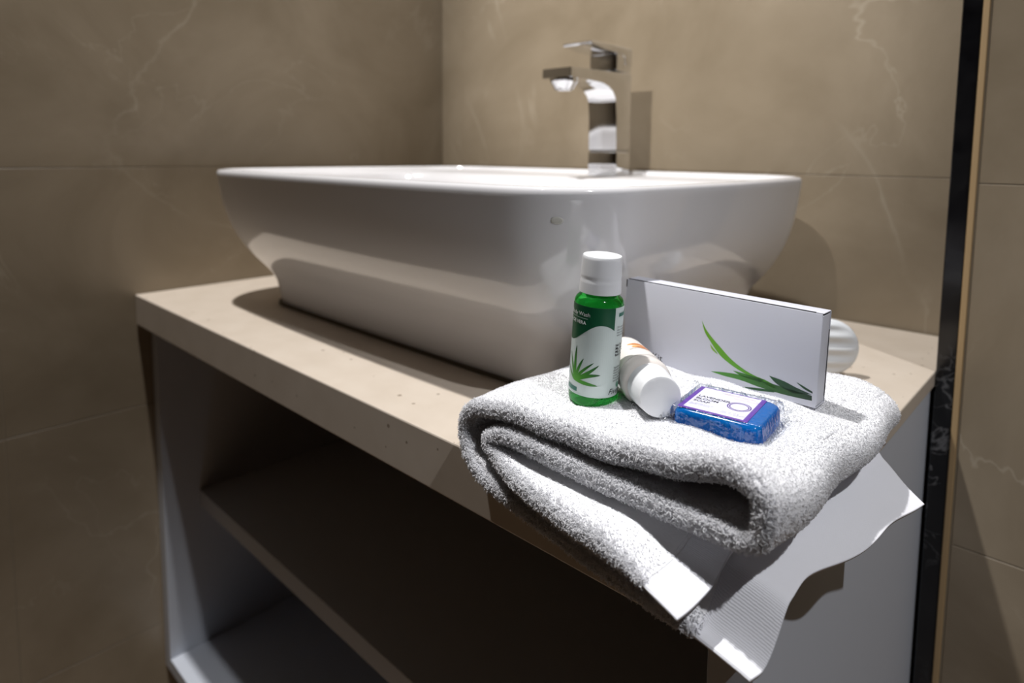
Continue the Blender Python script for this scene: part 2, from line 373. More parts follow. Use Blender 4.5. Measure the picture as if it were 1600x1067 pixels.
# (x front, z front, yf, x back, z back, yb, half thickness, kind) along the folded cloth, bottom hem first, inner hem last
D, A_, B_, C_ = 0, 1, 2, 3
TP = [
 (.7915, -.0215, -.526, .8165, -.0010, -.368, .0011, D), (.7790, -.0185, -.526, .8050, .0020, -.362, .0011, D), (.7690, -.0165, -.526, .7930, .0045, -.350, .0013, D),
 (.7600, -.0140, -.526, .7810, .0050, -.338, .0034, D), (.7200, -.0090, -.526, .7400, .0052, -.335, H, D), (.6800, -.0035, -.525, .7000, .0052, -.335, H, D),
 (.6450, .0010, -.522, .6500, .0065, -.335, H, D), (.6265, .0085, -.519, .6300, .0125, -.335, H, D), (.6185, .0210, -.516, .6230, .0230, -.335, H, D),
 (.6235, .0335, -.516, .6290, .0350, -.335, H, A_), (.6400, .0395, -.516, .6450, .0415, -.335, H, A_), (.6800, .0400, -.516, .6800, .0430, -.335, .0056, A_),
 (.7200, .0428, -.517, .7200, .0420, -.335, .0056, A_), (.7550, .0478, -.518, .7560, .0395, -.335, .0056, A_), (.7780, .0528, -.519, .7790, .0385, -.335, .0056, A_),
 (.7898, .0492, -.520, .7910, .0355, -.335, H, A_), (.7915, .0380, -.520, .7945, .0290, -.335, H, A_), (.7870, .0290, -.520, .7900, .0245, -.335, H, B_),
 (.7720, .0272, -.520, .7760, .0237, -.335, .0056, B_), (.7400, .0272, -.519, .7400, .0237, -.335, .0056, B_), (.7000, .0275, -.519, .7000, .0237, -.335, .0056, B_),
 (.6650, .0285, -.518, .6650, .0237, -.335, .0056, B_), (.6470, .0275, -.518, .6510, .0232, -.335, H, B_), (.6385, .0222, -.518, .6430, .0189, -.335, H, C_),
 (.6470, .0165, -.520, .6510, .0147, -.335, H, C_), (.6700, .0125, -.528, .6700, .0142, -.335, .0056, C_), (.7030, .0120, -.536, .7000, .0142, -.335, .0060, C_),
 (.7280, .0120, -.540, .7300, .0142, -.335, .0056, C_), (.7400, .0105, -.541, .7520, .0140, -.335, .0036, C_), (.7480, .0085, -.541, .7680, .0132, -.336, .0014, C_),
 (.7580, .0050, -.542, .7830, .0125, -.338, .0011, C_), (.7680, .0010, -.542, .7915, .0115, -.340, .0011, C_),
]
def cr(P, s):
    """Catmull-Rom through rows of P at parameters s"""
    n = len(P); i = np.clip(np.floor(s).astype(int), 0, n-2); t = (s-i)[:, None]
    g = lambda k: P[np.clip(k, 0, n-1)]
    p0, p1, p2, p3 = g(i-1), g(i), g(i+1), g(i+2)
    return 0.5*(2*p1+(p2-p0)*t+(2*p0-5*p1+4*p2-p3)*t*t+(3*p1-p0-3*p2+p3)*t**3)
TPn = np.array([r[:7] for r in TP]); KIND = np.array([r[7] for r in TP])
def sstep(x): x = np.clip(x, 0, 1); return x*x*(3-2*x)
VV = np.concatenate([0.5*(1-np.cos(np.linspace(0, PI/2, 9)))*0.045/0.5, np.linspace(0.05, 0.95, 70), 1-(0.5*(1-np.cos(np.linspace(0, PI/2, 9)))*0.045/0.5)[::-1]])
def ribbon(s0, s1, per=12):
    n = int((s1-s0)*per)+1; s = np.linspace(s0, s1, n)
    P = cr(TPn, s); dr = (s < 8.6) | (s > 22.6)
    slices = []
    for v in VV:
        y = P[:, 2]+(P[:, 5]-P[:, 2])*v
        wd = sstep((-0.4985-y)/0.022)
        wa = np.full(n, (1-v)**1.2); wa = np.where((s > 11) & (s < 17), (1-v)**3.5, wa)
        # D and C fold over the counter edge, A and B ease down over the depth
        mixk = np.where(s < 8, sstep((8.6-s)/1.5), sstep((s-22.4)/1.5)); mixk = np.where((s > 10) & (s < 20), 0, mixk)
        w = wa*(1-mixk)+wd*mixk
        x = P[:, 0]+(P[:, 3]-P[:, 0])*v
        z = P[:, 4]+(P[:, 1]-P[:, 4])*w
        # loose hand folding: gentle waves
        amp = np.where((s > 9) & (s < 16), 1.0, 0.25)
        z = z+amp*0.0009*np.sin(y*75+x*60)+amp*0.0006*np.sin(x*170-y*40+1.0)
        x = x+0.0016*np.sin(y*70+s*0.25)*np.where((s > 14.5) & (s < 17.5), 1, 0.3)
        # hem waves
        hw = np.clip((3-s)/3, 0, 1)
        x = x-hw*0.0032*np.exp(-((y+0.478)/0.028)**2)+hw*0.0010*np.sin((y+0.52)*90)
        z = z+hw*0.0016*np.sin((y+0.5)*80+1.2)*sstep((y+0.5)/0.03)-hw*0.003*sstep((x-0.785)/0.03)
        hc = np.clip((s-28)/3, 0, 1); z = z+hc*0.0012*np.sin(y*120)
        c = np.stack([x, y, z], 1)
        t = np.gradient(c, axis=0); t[:, 1] = 0; t /= np.linalg.norm(t, axis=1)[:, None]+1e-9
        nrm = np.stack([-t[:, 2], np.zeros(n), t[:, 0]], 1)   # left of travel direction
        h = P[:, 6].copy()
        dy = np.minimum(v, 1-v)*0.185
        k = np.clip(dy/h, 0, 1); h = h*np.sqrt(np.clip(1-(1-k)**2, 0.02, 1))
        up = c+nrm*h[:, None]; dn = c-nrm*h[:, None]
        ring = np.concatenate([up, dn[::-1]], 0)
        slices.append(ring)
    V = np.stack(slices)                                    # (nv, m, 3)
    nv, m, _ = V.shape
    idx = np.arange(nv*m).reshape(nv, m)
    a = idx[:-1]; b = idx[1:]
    q = np.stack([a, np.roll(a, -1, 1), np.roll(b, -1, 1), b], -1).reshape(-1, 4)
    caps = []
    for row, flip in ((idx[0], False), (idx[-1], True)):
        half = n
        for k in range(half-1):
            f = [row[k], row[m-1-k], row[m-2-k], row[k+1]]
            caps.append(f if not flip else f[::-1])
    q = np.concatenate([q, np.array(caps)], 0)
    return V, q, s
towel = empty('folded_towel', (0.71, -0.43, 0.0), 'white terry towel folded in layers, overhanging the front right corner of the counter', 'towel')
TO = np.array([0.71, -0.43, 0.0])
Vt, qt, st = ribbon(2.4, 29.4)
bodyme = np_mesh('terry', (Vt.reshape(-1, 3)-TO), qt); bodyme.shade_smooth(); link('terry_cloth', bodyme, M_terry, towel)
for s0, s1 in ((0.0, 2.6), (29.2, 31.0)):
    Vh, qh, sh = ribbon(s0, s1, 16)
    me = np_mesh('hem', (Vh.reshape(-1, 3)-TO), qh); me.shade_smooth(); link('hem_band', me, M_weave, towel, label='flat woven hem band')
# pile: short cotton loops standing out of the cloth (one part, nobody could count them)
def pile(N=110000):
    nv, m, _ = Vt.shape; n = m//2
    a = Vt[:-1]; b = Vt[1:]
    p00 = a; p01 = np.roll(a, -1, 1); p10 = b; p11 = np.roll(b, -1, 1)
    cr_ = np.cross(p01-p00, p10-p00); area = np.linalg.norm(cr_, axis=2)
    nn = -cr_/(area[..., None]+1e-12)
    vmid = (VV[:-1]+VV[1:])/2
    col = np.arange(m); sc = np.where(col < n, st[np.clip(col, 0, n-1)], st[np.clip(m-1-col, 0, n-1)])
    up = col < n
    # orientation check: normal should point away from the centreline
    cen = (Vt[:-1]+Vt[:-1][:, ::-1])/2
    sgn = np.sign(((p00-cen)*nn).sum(2).mean()); nn = nn*sgn
    # weights: the seen skin = outside of the outer wrap (D left fold, A top, right fold) and all front edges
    outer = (~up)[None, :] & (sc > 3)[None, :] & (sc < 18.5)[None, :]
    inner = up[None, :] & (sc > 3)[None, :] & (sc < 18.5)[None, :]
    # which side is outer? the one whose normal at the top layer points up
    top = (sc > 10) & (sc < 14)
    upz = nn[:, top & up, 2].mean()
    vis = inner if upz > 0 else outer
    w = np.where(vis, 1.0, 0.0)*np.ones((nv-1, 1))
    w[:, (sc < 8)] *= np.where(vmid < 0.2, 1, 0.15)[:, None]
    fr = np.exp(-vmid/0.035)[:, None]
    w = np.maximum(w, fr*2.4*np.ones((1, m)))
    w[vmid < 0.02] *= 1.5
    pr_ = (w*area).ravel(); pr_ /= pr_.sum()
    pick = rng.choice(len(pr_), N, p=pr_)
    i, j = np.unravel_index(pick, (nv-1, m))
    u, v = rng.random((2, N, 1))
    P = (p00[i, j]*(1-u)+p01[i, j]*u)*(1-v)+(p10[i, j]*(1-u)+p11[i, j]*u)*v
    Nn = nn[i, j]
    # rim faces at the very front also lean to the viewer side (-y)
    f = (VV[i] < 0.02)[:, None]; Nn = Nn+f*np.array([0, -0.8, 0.45]); Nn /= np.linalg.norm(Nn, axis=1)[:, None]+1e-9
    T = rng.normal(size=(N, 3)); T -= (T*Nn).sum(1)[:, None]*Nn; T /= np.linalg.norm(T, axis=1)[:, None]
    Bn = np.cross(Nn, T)
    L = rng.uniform(0.0004, 0.0010, (N, 1)); rad = rng.uniform(0.00018, 0.00028, (N, 1)); L = L*(1+1.3*np.exp(-VV[i]/0.02))[:, None]; rad = rad*0.85
    K = 4; V = []
    tw = rng.uniform(0.5, 1.3, (N, 1))
    for k in range(K):
        t = k/(K-1)
        c = P-Nn*0.0003+Nn*L*(math.sin(t*PI*0.72))*0.95+T*L*tw*(t**1.3)
        rk = rad*(1.0 if k < K-1 else 0.35)
        ca = math.cos(t*PI*0.6); sa = math.sin(t*PI*0.6)
        e1 = Bn; e2 = T*ca-Nn*sa
        for q in range(3):
            an = 2*PI*q/3
            V.append(c+(e1*math.cos(an)+e2*math.sin(an))*rk)
    V = np.stack(V, 1)                                     # N, K*3, 3
    base = np.array([[k*3+q, k*3+(q+1) % 3, (k+1)*3+(q+1) % 3, (k+1)*3+q] for k in range(K-1) for q in range(3)])
    Q = (base[None]+(np.arange(N)*K*3)[:, None, None]).reshape(-1, 4)
    V = V.reshape(-1, 3)
    V[:, 2] = np.where((V[:, 1] > -0.4995) & (V[:, 0] < 0.7797), np.maximum(V[:, 2], 0.0003), V[:, 2])
    me = bpy.data.meshes.new('pile'); me.vertices.add(len(V)); me.vertices.foreach_set('co', (V-TO).astype(np.float32).ravel())
    me.loops.add(Q.size); me.loops.foreach_set('vertex_index', Q.astype(np.int32).ravel())
    me.polygons.add(len(Q)); me.polygons.foreach_set('loop_start', np.arange(0, Q.size, 4, dtype=np.int32)); me.polygons.foreach_set('loop_total', np.full(len(Q), 4, dtype=np.int32))
    me.update(calc_edges=True); me.shade_smooth()
    at_ = me.attributes.new('cloth_normal', 'FLOAT_VECTOR', 'POINT')
    at_.data.foreach_set('vector', np.repeat(Nn[:, None, :], K*3, 1).reshape(-1).astype(np.float32))
    return me
M_pile = pbr('cotton_loops', (0.96, 0.96, 0.975), 0.9, spec=0.1)
_nt = M_pile.node_tree
_an = _nt.nodes.new('ShaderNodeAttribute'); _an.attribute_name = 'cloth_normal'
_g = _nt.nodes.new('ShaderNodeNewGeometry'); _mx = _nt.nodes.new('ShaderNodeMix'); _mx.data_type = 'VECTOR'; _mx.inputs[0].default_value = 1.0
_nt.links.new(_an.outputs['Vector'], _mx.inputs[4]); _nt.links.new(_g.outputs['Normal'], _mx.inputs[5])
_nz = _nt.nodes.new('ShaderNodeVectorMath'); _nz.operation = 'NORMALIZE'; _nt.links.new(_mx.outputs[1], _nz.inputs[0])
_nt.links.new(_nz.outputs[0], _nt.nodes['Principled BSDF'].inputs['Normal'])
_tl = _nt.nodes.new('ShaderNodeBsdfTranslucent'); _tl.inputs['Color'].default_value = (0.97, 0.97, 0.985, 1)
_ms = _nt.nodes.new('ShaderNodeMixShader'); _ms.inputs[0].default_value = 0.6
_nt.links.new(_nt.nodes['Principled BSDF'].outputs[0], _ms.inputs[1]); _nt.links.new(_tl.outputs[0], _ms.inputs[2]); _nt.links.new(_ms.outputs[0], _nt.nodes['Material Output'].inputs[0])
link('cotton_pile', pile(), M_pile, towel, kind='stuff')

# ------------------------------------------------------------------ flat print helpers
def vc_mat(name, rough=0.5, coat=0.0):
    m, nt, b = new_mat(name)
    at_ = nt.nodes.new('ShaderNodeAttribute'); at_.attribute_name = 'ink'
    nt.links.new(at_.outputs['Color'], b.inputs['Base Color']); b.inputs['Roughness'].default_value = rough; b.inputs['Coat Weight'].default_value = coat
    return m
M_ink = vc_mat('printed_ink', 0.5)
M_ink_gloss = vc_mat('printed_label', 0.35)
M_black = pbr('black_ink', (0.015, 0.015, 0.02), 0.5)
M_white_ink = pbr('white_ink', (0.85, 0.87, 0.87), 0.5)
M_purple = pbr('purple_ink', (0.13, 0.035, 0.36), 0.4)
M_dgreen = pbr('dark_green_ink', (0.008, 0.105, 0.045), 0.4)
def strips_mesh(strips, mapf, off):
    """strips: list of (pointsA, pointsB, colA, colB): quads between two polylines in (u, v) mm"""
    V = []; F = []; C = []
    for a, b, ca, cb in strips:
        n = len(a); o = len(V)
        for k in range(n):
            t = k/(n-1); c = tuple(ca[i]*(1-t)+cb[i]*t for i in range(3))
            V.append(mapf(*a[k], off)); V.append(mapf(*b[k], off)); C += [c, c]
        for k in range(n-1): F.append((o+2*k, o+2*k+1, o+2*k+3, o+2*k+2))
    me = bpy.data.meshes.new('print'); me.from_pydata(V, [], F); me.update()
    ca_ = me.color_attributes.new('ink', 'FLOAT_COLOR', 'POINT')
    ca_.data.foreach_set('color', np.array([(*c, 1) for c in C], dtype=np.float32).ravel())
    return me
def resample(L, n=24):
    L = np.array(L, float); s = np.linspace(0, len(L)-1, n); return [tuple(p) for p in cr(L, s)]
def leaf(base, ctrl, tip, w, ca, cb, n=16):
    a = []; b = []
    for k in range(n+1):
        t = k/n
        p = [(1-t)**2*base[i]+2*t*(1-t)*ctrl[i]+t*t*tip[i] for i in range(2)]
        d = [2*(1-t)*(ctrl[i]-base[i])+2*t*(tip[i]-ctrl[i]) for i in range(2)]
        l = math.hypot(*d); nx, ny = -d[1]/l, d[0]/l
        ww = w*(1-t)**0.7*(0.55+0.9*t)
        a.append((p[0]+nx*ww, p[1]+ny*ww)); b.append((p[0]-nx*ww, p[1]-ny*ww))
    return (a, b, ca, cb)
def text_me(txt, size, origin, mapf, off, align='LEFT', shear=0.0, bold=0.0, sub=0, stretch=1.0):
    cu = bpy.data.curves.new('t', 'FONT'); cu.body = txt; cu.size = size; cu.align_x = align; cu.shear = shear; cu.offset = bold; cu.resolution_u = 3
    o = bpy.data.objects.new('t', cu); COL.objects.link(o)
    bpy.context.view_layer.update()
    me = bpy.data.meshes.new_from_object(o.evaluated_get(bpy.context.evaluated_depsgraph_get()))
    bpy.data.objects.remove(o); bpy.data.curves.remove(cu)
    me.materials.clear()
    for v in me.vertices:
        v.co = mapf(origin[0]+v.co.x*stretch, origin[1]+v.co.y, off)
    me.update(); return me

# ------------------------------------------------------------------ white carton with printed leaves
BR = Vector((0.7727, -0.4069, 0.0462))
Ux = Vector((1, -0.0006, -0.0163)).normalized(); Vz = Vector((0.0163, 0.0218, 1)).normalized(); Nb = Vz.cross(Ux).normalized()
BW, BHt, BT = 0.1196, 0.0503, 0.0135
bx = empty('amenity_box', (0.7130, -0.4000, 0.0465), 'long white cardboard box printed with green leaves, standing on the towel', 'box')
BO = Vector(bx.location)
def bmap(u, v, off):   # mm from the lower right front corner
    return (BR+Ux*(u/1000)+Vz*(v/1000)-Nb*off)-BO
def bbox(u0, u1, v0, v1, d0, d1, bevel=0.0003):
    me = box_me(u0, u1, d0, d1, v0, v1, bevel, 2)
    M = Matrix((Ux, Nb, Vz)).transposed().to_4x4(); M.translation = BR-BO
    me.transform(M); auto_smooth(me, 0.6); return me
t = 0.0005
link('front_panel', bbox(-BW, -0.0002, 0, BHt, 0, t), M_card, bx)
link('back_panel', bbox(-BW, 0, 0, BHt, BT-t, BT), M_card, bx)
link('bottom_panel', bbox(-BW, 0, 0, t, t, BT-t), M_card, bx)
link('top_flap', bbox(-BW+0.0003, -0.0001, BHt-0.0003, BHt+0.0003, 0.0016, BT), M_card, bx)
link('end_flap', bbox(-BW, -BW+t, t, BHt-0.004, 0.0010, BT-t), M_card, bx)
link('end_flap', bbox(-t, 0, t+0.0008, BHt-0.001, 0.0002, BT-0.0022), M_card, bx)
link('slit_shade', bbox(-BW+0.0004, -0.004, BHt-0.0006, BHt+0.00035, 0.00155, 0.0017, 0), M_gap_shade, bx, label='dark strip painted in as shade of the lid slit')  # thin dark strips painted in for the shadow lines of the slits
link('slit_shade', bbox(-0.0001, 0.0001, 0.0040, BHt-0.010, BT-0.0018, BT-0.0009, 0), M_gap_shade, bx, label='dark strip painted in as shade of the end slit')
link('slit_shade', bbox(-BW-0.0001, -BW+0.0006, BHt-0.0050, BHt-0.0002, -0.0001, 0.0004, 0), M_gap_shade, bx, label='dark strip painted in as shade of the corner notch')
link('dust_flap', bbox(-BW+0.002, -0.001, t+0.001, BHt-0.0012, 0.0012, BT-0.0016), M_gap_shade, bx)  # coloured near-black for the darkness inside the carton
LG = (0.16, 0.42, 0.01); MG = (0.06, 0.27, 0.02); DG = (0.012, 0.075, 0.02); DD = (0.008, 0.03, 0.015)
st_ = []
st_.append((resample([(-66.6,33.8),(-64.3,27.3),(-60,22),(-56.2,17.7),(-51.8,14.2),(-44.1,10.5),(-37.2,8.4),(-28.9,6.2),(-21.9,4.8)]), resample([(-66.6,33.8),(-63.6,29.0),(-58.8,24.2),(-53.6,20.0),(-47.6,15.2),(-40.0,11.2),(-33,9.0),(-27.4,8.2),(-20.5,6.3)]), LG, MG))
st_.append((resample([(-60.5,20.9),(-58.5,19.0),(-56.1,16.9)], 8), resample([(-60.5,20.7),(-59.2,18.0),(-55.5,15.8)], 8), (0.3, 0.45, 0.05), LG))
st_.append((resample([(-58.6,5),(-49.5,6.6),(-38.3,7.5),(-27.4,7.3),(-16.9,6.8),(-2.4,6.3)]), resample([(-58.6,4.8),(-50.6,4.3),(-40.9,4.4),(-29.8,3.3),(-16.6,2.9),(-2.2,3.6)]), MG, DD))
st_.append((resample([(-45.7,8.7),(-38.4,8.7),(-27.4,8.2)], 8), resample([(-45.7,8.6),(-40.4,6.9),(-30,6.0)], 8), MG, DG))
st_.append((resample([(-39.5,0.9),(-30.7,2.6),(-21.8,3.6)], 8), resample([(-39.5,0.7),(-31.7,1.0),(-21.8,2.6)], 8), DG, DG))
st_.append((resample([(-25.3,11.2),(-17.2,10.2),(-10.4,8.4),(-2.5,6.9)], 12), resample([(-25.3,11.2),(-22.2,8.5),(-17.9,6.5),(-11.7,5.0)], 12), DG, DD))
st_.append((resample([(-10.7,11.4),(-7.1,10.3),(-2.2,8.5)], 8), resample([(-10.7,11.4),(-7.0,9.0),(-2.2,7.5)], 8), DG, DD))
link('leaf_print', strips_mesh(st_, bmap, 0.00006), M_ink, bx)
link('printed_text', text_me('Dental Kit', 6.2, (-117, 2.5), bmap, 0.00007), M_black, bx)

# ------------------------------------------------------------------ bottles
def bottle_profile(r=0.0132):
    h = 0.0580
    p = [(0.0, 0.0008), (r*0.6, 0.0006), (r*0.86, 0.0), (r*0.95, 0.0005), (r*0.99, 0.0018), (r, 0.004)]
    p += [(r, 0.02), (r, 0.04), (r, 0.0535), (r*0.985, 0.0555), (r*0.93, 0.0572), (r*0.82, 0.0585), (r*0.72, 0.0592), (r*0.68, 0.0602), (r*0.68, 0.0640), (0.0, 0.0640)]
    return p
def cap_me(r0=0.0112, r1=0.0104, z0=0.0600, z1=0.0800):
    p = [(r0*0.9, z0), (r0, z0+0.0003)]
    for k in range(8):
        z = z0+0.0045+k*0.0009
        rr = r0+(r1-r0)*(z-z0)/(z1-z0)
        if k in (3, 4): rr -= 0.00018
        p.append((rr, z))
    p += [(r1+0.00008, z1-0.002), (r1, z1-0.0008), (r1-0.0003, z1-0.0002), (r1-0.001, z1), (0.0, z1)]
    me = lathe_me(p, 72); auto_smooth(me, 0.7); return me
def glassy(name, col, rough, ior, trans, mixw, diff):
    m, nt, b = new_mat(name)
    b.inputs['Base Color'].default_value = (*col, 1); b.inputs['Roughness'].default_value = rough; b.inputs['IOR'].default_value = ior; b.inputs['Transmission Weight'].default_value = trans
    b2 = nt.nodes.new('ShaderNodeBsdfPrincipled'); b2.inputs['Base Color'].default_value = (*diff, 1); b2.inputs['Roughness'].default_value = 0.12
    tl = nt.nodes.new('ShaderNodeBsdfTranslucent'); tl.inputs['Color'].default_value = (*diff, 1)
    m1 = nt.nodes.new('ShaderNodeMixShader'); m1.inputs[0].default_value = 0.5; nt.links.new(b2.outputs[0], m1.inputs[1]); nt.links.new(tl.outputs[0], m1.inputs[2])
    ms = nt.nodes.new('ShaderNodeMixShader'); ms.inputs[0].default_value = mixw
    nt.links.new(b.outputs[0], ms.inputs[1]); nt.links.new(m1.outputs[0], ms.inputs[2]); nt.links.new(ms.outputs[0], nt.nodes['Material Output'].inputs[0])
    return m
M_gliq = glassy('green_liquid', (0.05, 0.60, 0.10), 0.03, 1.33, 1.0, 0.35, (0.01, 0.42, 0.04))
M_wliq = pbr('milky_plastic', (0.78, 0.73, 0.69), 0.16, sss=0.35, coat=0.3)
M_lab = pbr('white_label', (0.62, 0.70, 0.68), 0.32, coat=0.2)

gb = empty('green_bottle', (0.6795, -0.4765, 0.0455), 'upright green bottle with white screw cap and aloe label on the towel', 'bottle')
gb.rotation_euler = (0.0, math.radians(3.4), math.radians(0))
me = lathe_me(bottle_profile(), 80); auto_smooth(me, 0.9); link('bottle_body', me, M_gliq, gb)
link('cap', cap_me(), M_cap, gb, label='white screw cap')
# label coordinates: u mm round the wall, 0 where it faces the viewer side (+x -y)
A0 = math.atan2(-0.279, 0.199)
def cyl(r=0.0132, a0=A0, u0=0.0):
    def f(u, v, off):
        a = a0+(u-u0)/1000/r; return Vector(((r+off)*math.cos(a), (r+off)*math.sin(a), v/1000))
    return f
gm = cyl()
def patch(u0, u1, v0f, v1f, c, n=40):
    us = [u0+(u1-u0)*k/n for k in range(n+1)]
    return ([(u, v1f(u)) for u in us], [(u, v0f(u)) for u in us], c, c)
UL, UR = -20.5, 24.0
LB, LT = 6.0, 54.3
link('label', strips_mesh([patch(UL, UR, lambda u: LB, lambda u: LT, (0.60, 0.68, 0.66))], gm, 0.00010), M_ink_gloss, gb, label='white and dark green printed label')
def wave(u):   # lower edge of the dark green field
    t = max(0.0, min(1.0, (u+17.0)/19.0)); b = 34.5+10.6*(t*t*(3-2*t))
    if u > 2: b -= 0.055*(u-2)**2
    return b
link('label_field', strips_mesh([patch(UL, 9.4, wave, lambda u: LT, (0.006, 0.085, 0.035), 60)], gm, 0.00014), M_ink_gloss, gb)
al = []
bs = (-11.0, 13.6)
for tip, ctrl, w in (((-11.2, 32.5), (-12.3, 22), 1.5), ((-6.2, 26.5), (-9.8, 20), 1.3), ((-0.6, 25.0), (-8.0, 19), 1.2), ((2.2, 24.0), (-5.5, 17), 1.5), ((3.2, 18.5), (-4.5, 18.2), 1.6),
                     ((6.8, 10.3), (-2.0, 13.8), 1.5), ((-16.5, 28), (-13.5, 20), 1.4), ((-18.0, 20), (-14, 15), 1.3), ((1.0, 11.5), (-5, 10.5), 1.2)):
    al.append(leaf(bs, ctrl, tip, w, (0.10, 0.42, 0.03), (0.006, 0.07, 0.02)))
link('aloe_print', strips_mesh(al, gm, 0.00018), M_ink_gloss, gb)
link('label_swoosh', strips_mesh([patch(UL, 7.5, lambda u: 7.2+0.045*(u+5)**2*(1 if u < -5 else 0.05), lambda u: 13.2-0.16*(u+12)+0.0006*(u+12)**3, (0.62, 0.70, 0.68))], gm, 0.00022), M_ink_gloss, gb)
link('label_badge', strips_mesh([patch(UL+2, -9.2, lambda u: 7.6, lambda u: 10.0, (0.006, 0.14, 0.09))], gm, 0.00026), M_ink_gloss, gb)
link('label_badge', strips_mesh([patch(12.0, UR, lambda u: 49.4, lambda u: 51.3, (0.006, 0.14, 0.09))], gm, 0.00026), M_ink_gloss, gb)
def gtext(txt, size, u, v, mat=M_black, **k): link('label_text', text_me(txt, size, (u, v), gm, 0.0003, **k), mat, gb)
gtext('Body Wash', 3.0, -18.2, 49.0, M_white_ink); gtext('ALOE VERA', 2.6, -19.6, 44.6, M_white_ink, bold=0.03)
link('label_rule', strips_mesh([patch(UL+1, -5.4, lambda u: 47.7, lambda u: 47.9, (0.5, 0.6, 0.55))], gm, 0.0003), M_ink_gloss, gb)
gtext('Directions: work\ninto a lather and\nrinse well. For\nexternal use only', 1.45, 11.2, 43.4)
gtext('Net Qty. 30 ml\nMfg. Date:\nMfg. Lic. No.\nBatch No.', 1.75, 11.0, 33.5, bold=0.03)
gtext('Ingredients: aqua,\nglycerin, aloe vera\nextract, perfume,\ncolour. Keep away\nfrom direct sunlight\nand children.', 1.45, 10.8, 21.6)
gtext('Fiven', 4.4, 8.0, 7.6, shear=0.35)
link('label_mark', strips_mesh([leaf((15, 10.8), (13.5, 12.2), (15, 13.8), 0.8, (0.1, 0.3, 0.2), (0.1, 0.3, 0.2)), leaf((15, 10.8), (16.5, 12.2), (15, 13.8), 0.8, (0.1, 0.3, 0.2), (0.1, 0.3, 0.2))], gm, 0.0003), M_ink_gloss, gb)

# the white bottle lies on the towel, cap towards the camera
wb = empty('white_bottle', (0.7240, -0.4815, 0.0598), 'milky white bottle lying on the towel, white cap facing the camera', 'bottle')
axis = Vector((0.0440, -0.0418, 0.0045)).normalized()     # from bottom to cap
zq = axis.to_track_quat('Z', 'Y').to_matrix().to_4x4()
T4 = zq @ Matrix.Translation((0, 0, -0.0800))
def put(me): me.transform(T4); return me
me = lathe_me(bottle_profile(0.0135), 80); auto_smooth(me, 0.9); link('bottle_body', put(me), M_wliq, wb)
link('cap', put(cap_me(0.0117, 0.0104)), M_cap, wb, label='white screw cap')
# angle of the upward direction round the axis
upl = zq.to_3x3().inverted() @ Vector((0, 0, 1)); AU = math.atan2(upl.y, upl.x)
cm = cyl(0.0135, AU)
def wm(u, v, off): return T4 @ cm(u, v, off)
link('label', strips_mesh([patch(-19, 19, lambda u: 5, lambda u: 47.5, (0.80, 0.76, 0.72))], wm, 0.0001), M_ink_gloss, wb)
def blob(cu, cv, a, b, rot, c1, c2):
    n = 20; A = []; B = []
    for k in range(n+1):
        tt = -1+2*k/n; w = math.sqrt(max(0, 1-tt*tt)); ca, sa = math.cos(rot), math.sin(rot)
        for s_, Lst in ((1, A), (-1, B)):
            x, y = a*tt, b*w*s_*(1-0.35*tt); Lst.append((cu+ca*x-sa*y, cv+sa*x+ca*y))
    return (A, B, c1, c2)
OR1 = (0.75, 0.22, 0.03); OR2 = (0.85, 0.42, 0.14); CR = (0.85, 0.62, 0.35)
bl = []
for k, (cu, cv, a, b, r_) in enumerate(((-2.5, 23.0, 4.6, 1.9, 0.15), (-3.6, 29.5, 4.4, 2.1, 0.1), (-1.0, 26.4, 2.0, 1.2, 0.5))):
    bl.append(blob(cu, cv, a*1.35, b*1.35, r_, OR1 if k != 2 else CR, OR2 if k != 2 else CR))
link('almond_print', strips_mesh(bl, wm, 0.00015), M_ink_gloss, wb)
fl = [blob(-3.6+0.9*q, 29.4+0.3*q, 0.35, 1.3, 0.3, (0.45, 0.10, 0.02), (0.5, 0.12, 0.02)) for q in range(-3, 4)]+[blob(-2.5+0.9*q, 23.0+0.2*q, 0.35, 1.2, 0.3, (0.45, 0.10, 0.02), (0.5, 0.12, 0.02)) for q in range(-3, 4)]
link('almond_grain', strips_mesh(fl, wm, 0.00018), M_ink_gloss, wb)
def wtext_map(u, v, off):     # text runs round the wall
    return wm(u, v, off)
link('label_text', text_me('Moisturising', 2.0, (4.2, 33.0), lambda u, v, off: wm(u, 66.0-v, off) if False else wm(-u+8.4+0, v, off), 0.0002), M_black, wb)

# ------------------------------------------------------------------ wrapped soap
sp = empty('wrapped_soap', (0.7500, -0.4610, 0.0455), 'bright blue soap bar in clear crinkled film with a purple-edged label', 'soap')
sp.rotation_euler = (0, 0, math.radians(6.5))
Rz = Matrix.Rotation(math.radians(-6.5), 4, 'Z')
# soap-local frame: origin at the near-left corner of the label, in mm
L0 = Rz @ (Vector((0.7320, -0.4790, 0))-Vector((0.7500, -0.4610, 0)))
def soap_me():
    n = 40; V = []; F = []
    x0, x1, y0, y1 = L0.x-0.0018, L0.x+0.0395, L0.y-0.0020, L0.y+0.0350
    R = []
    for ins, z in ((0.0022, 0.0), (0.0008, 0.0006), (0.0, 0.0020), (-0.0002, 0.0055), (0.0, 0.0088), (0.0008, 0.0104), (0.0018, 0.0112), (0.005, 0.01145), (0.014, 0.0115)):
        R.append(rring(x0+ins, x1-ins, y0+ins, y1-ins, 0.0045, z, 0.0, 8, 6))
    me = skin(R); auto_smooth(me, 0.9); return me, (x0, x1, y0, y1)
sme, SB = soap_me()
M_soap = glassy('blue_soap', (0.01, 0.35, 0.95), 0.12, 1.4, 0.7, 0.75, (0.004, 0.27, 0.80))
link('soap_bar', sme, M_soap, sp)
ZL = 0.0118
SC = 0.93
def smap(u, v, off): return Vector((L0.x+u*SC/1000, L0.y+v*SC/1000, ZL+off))
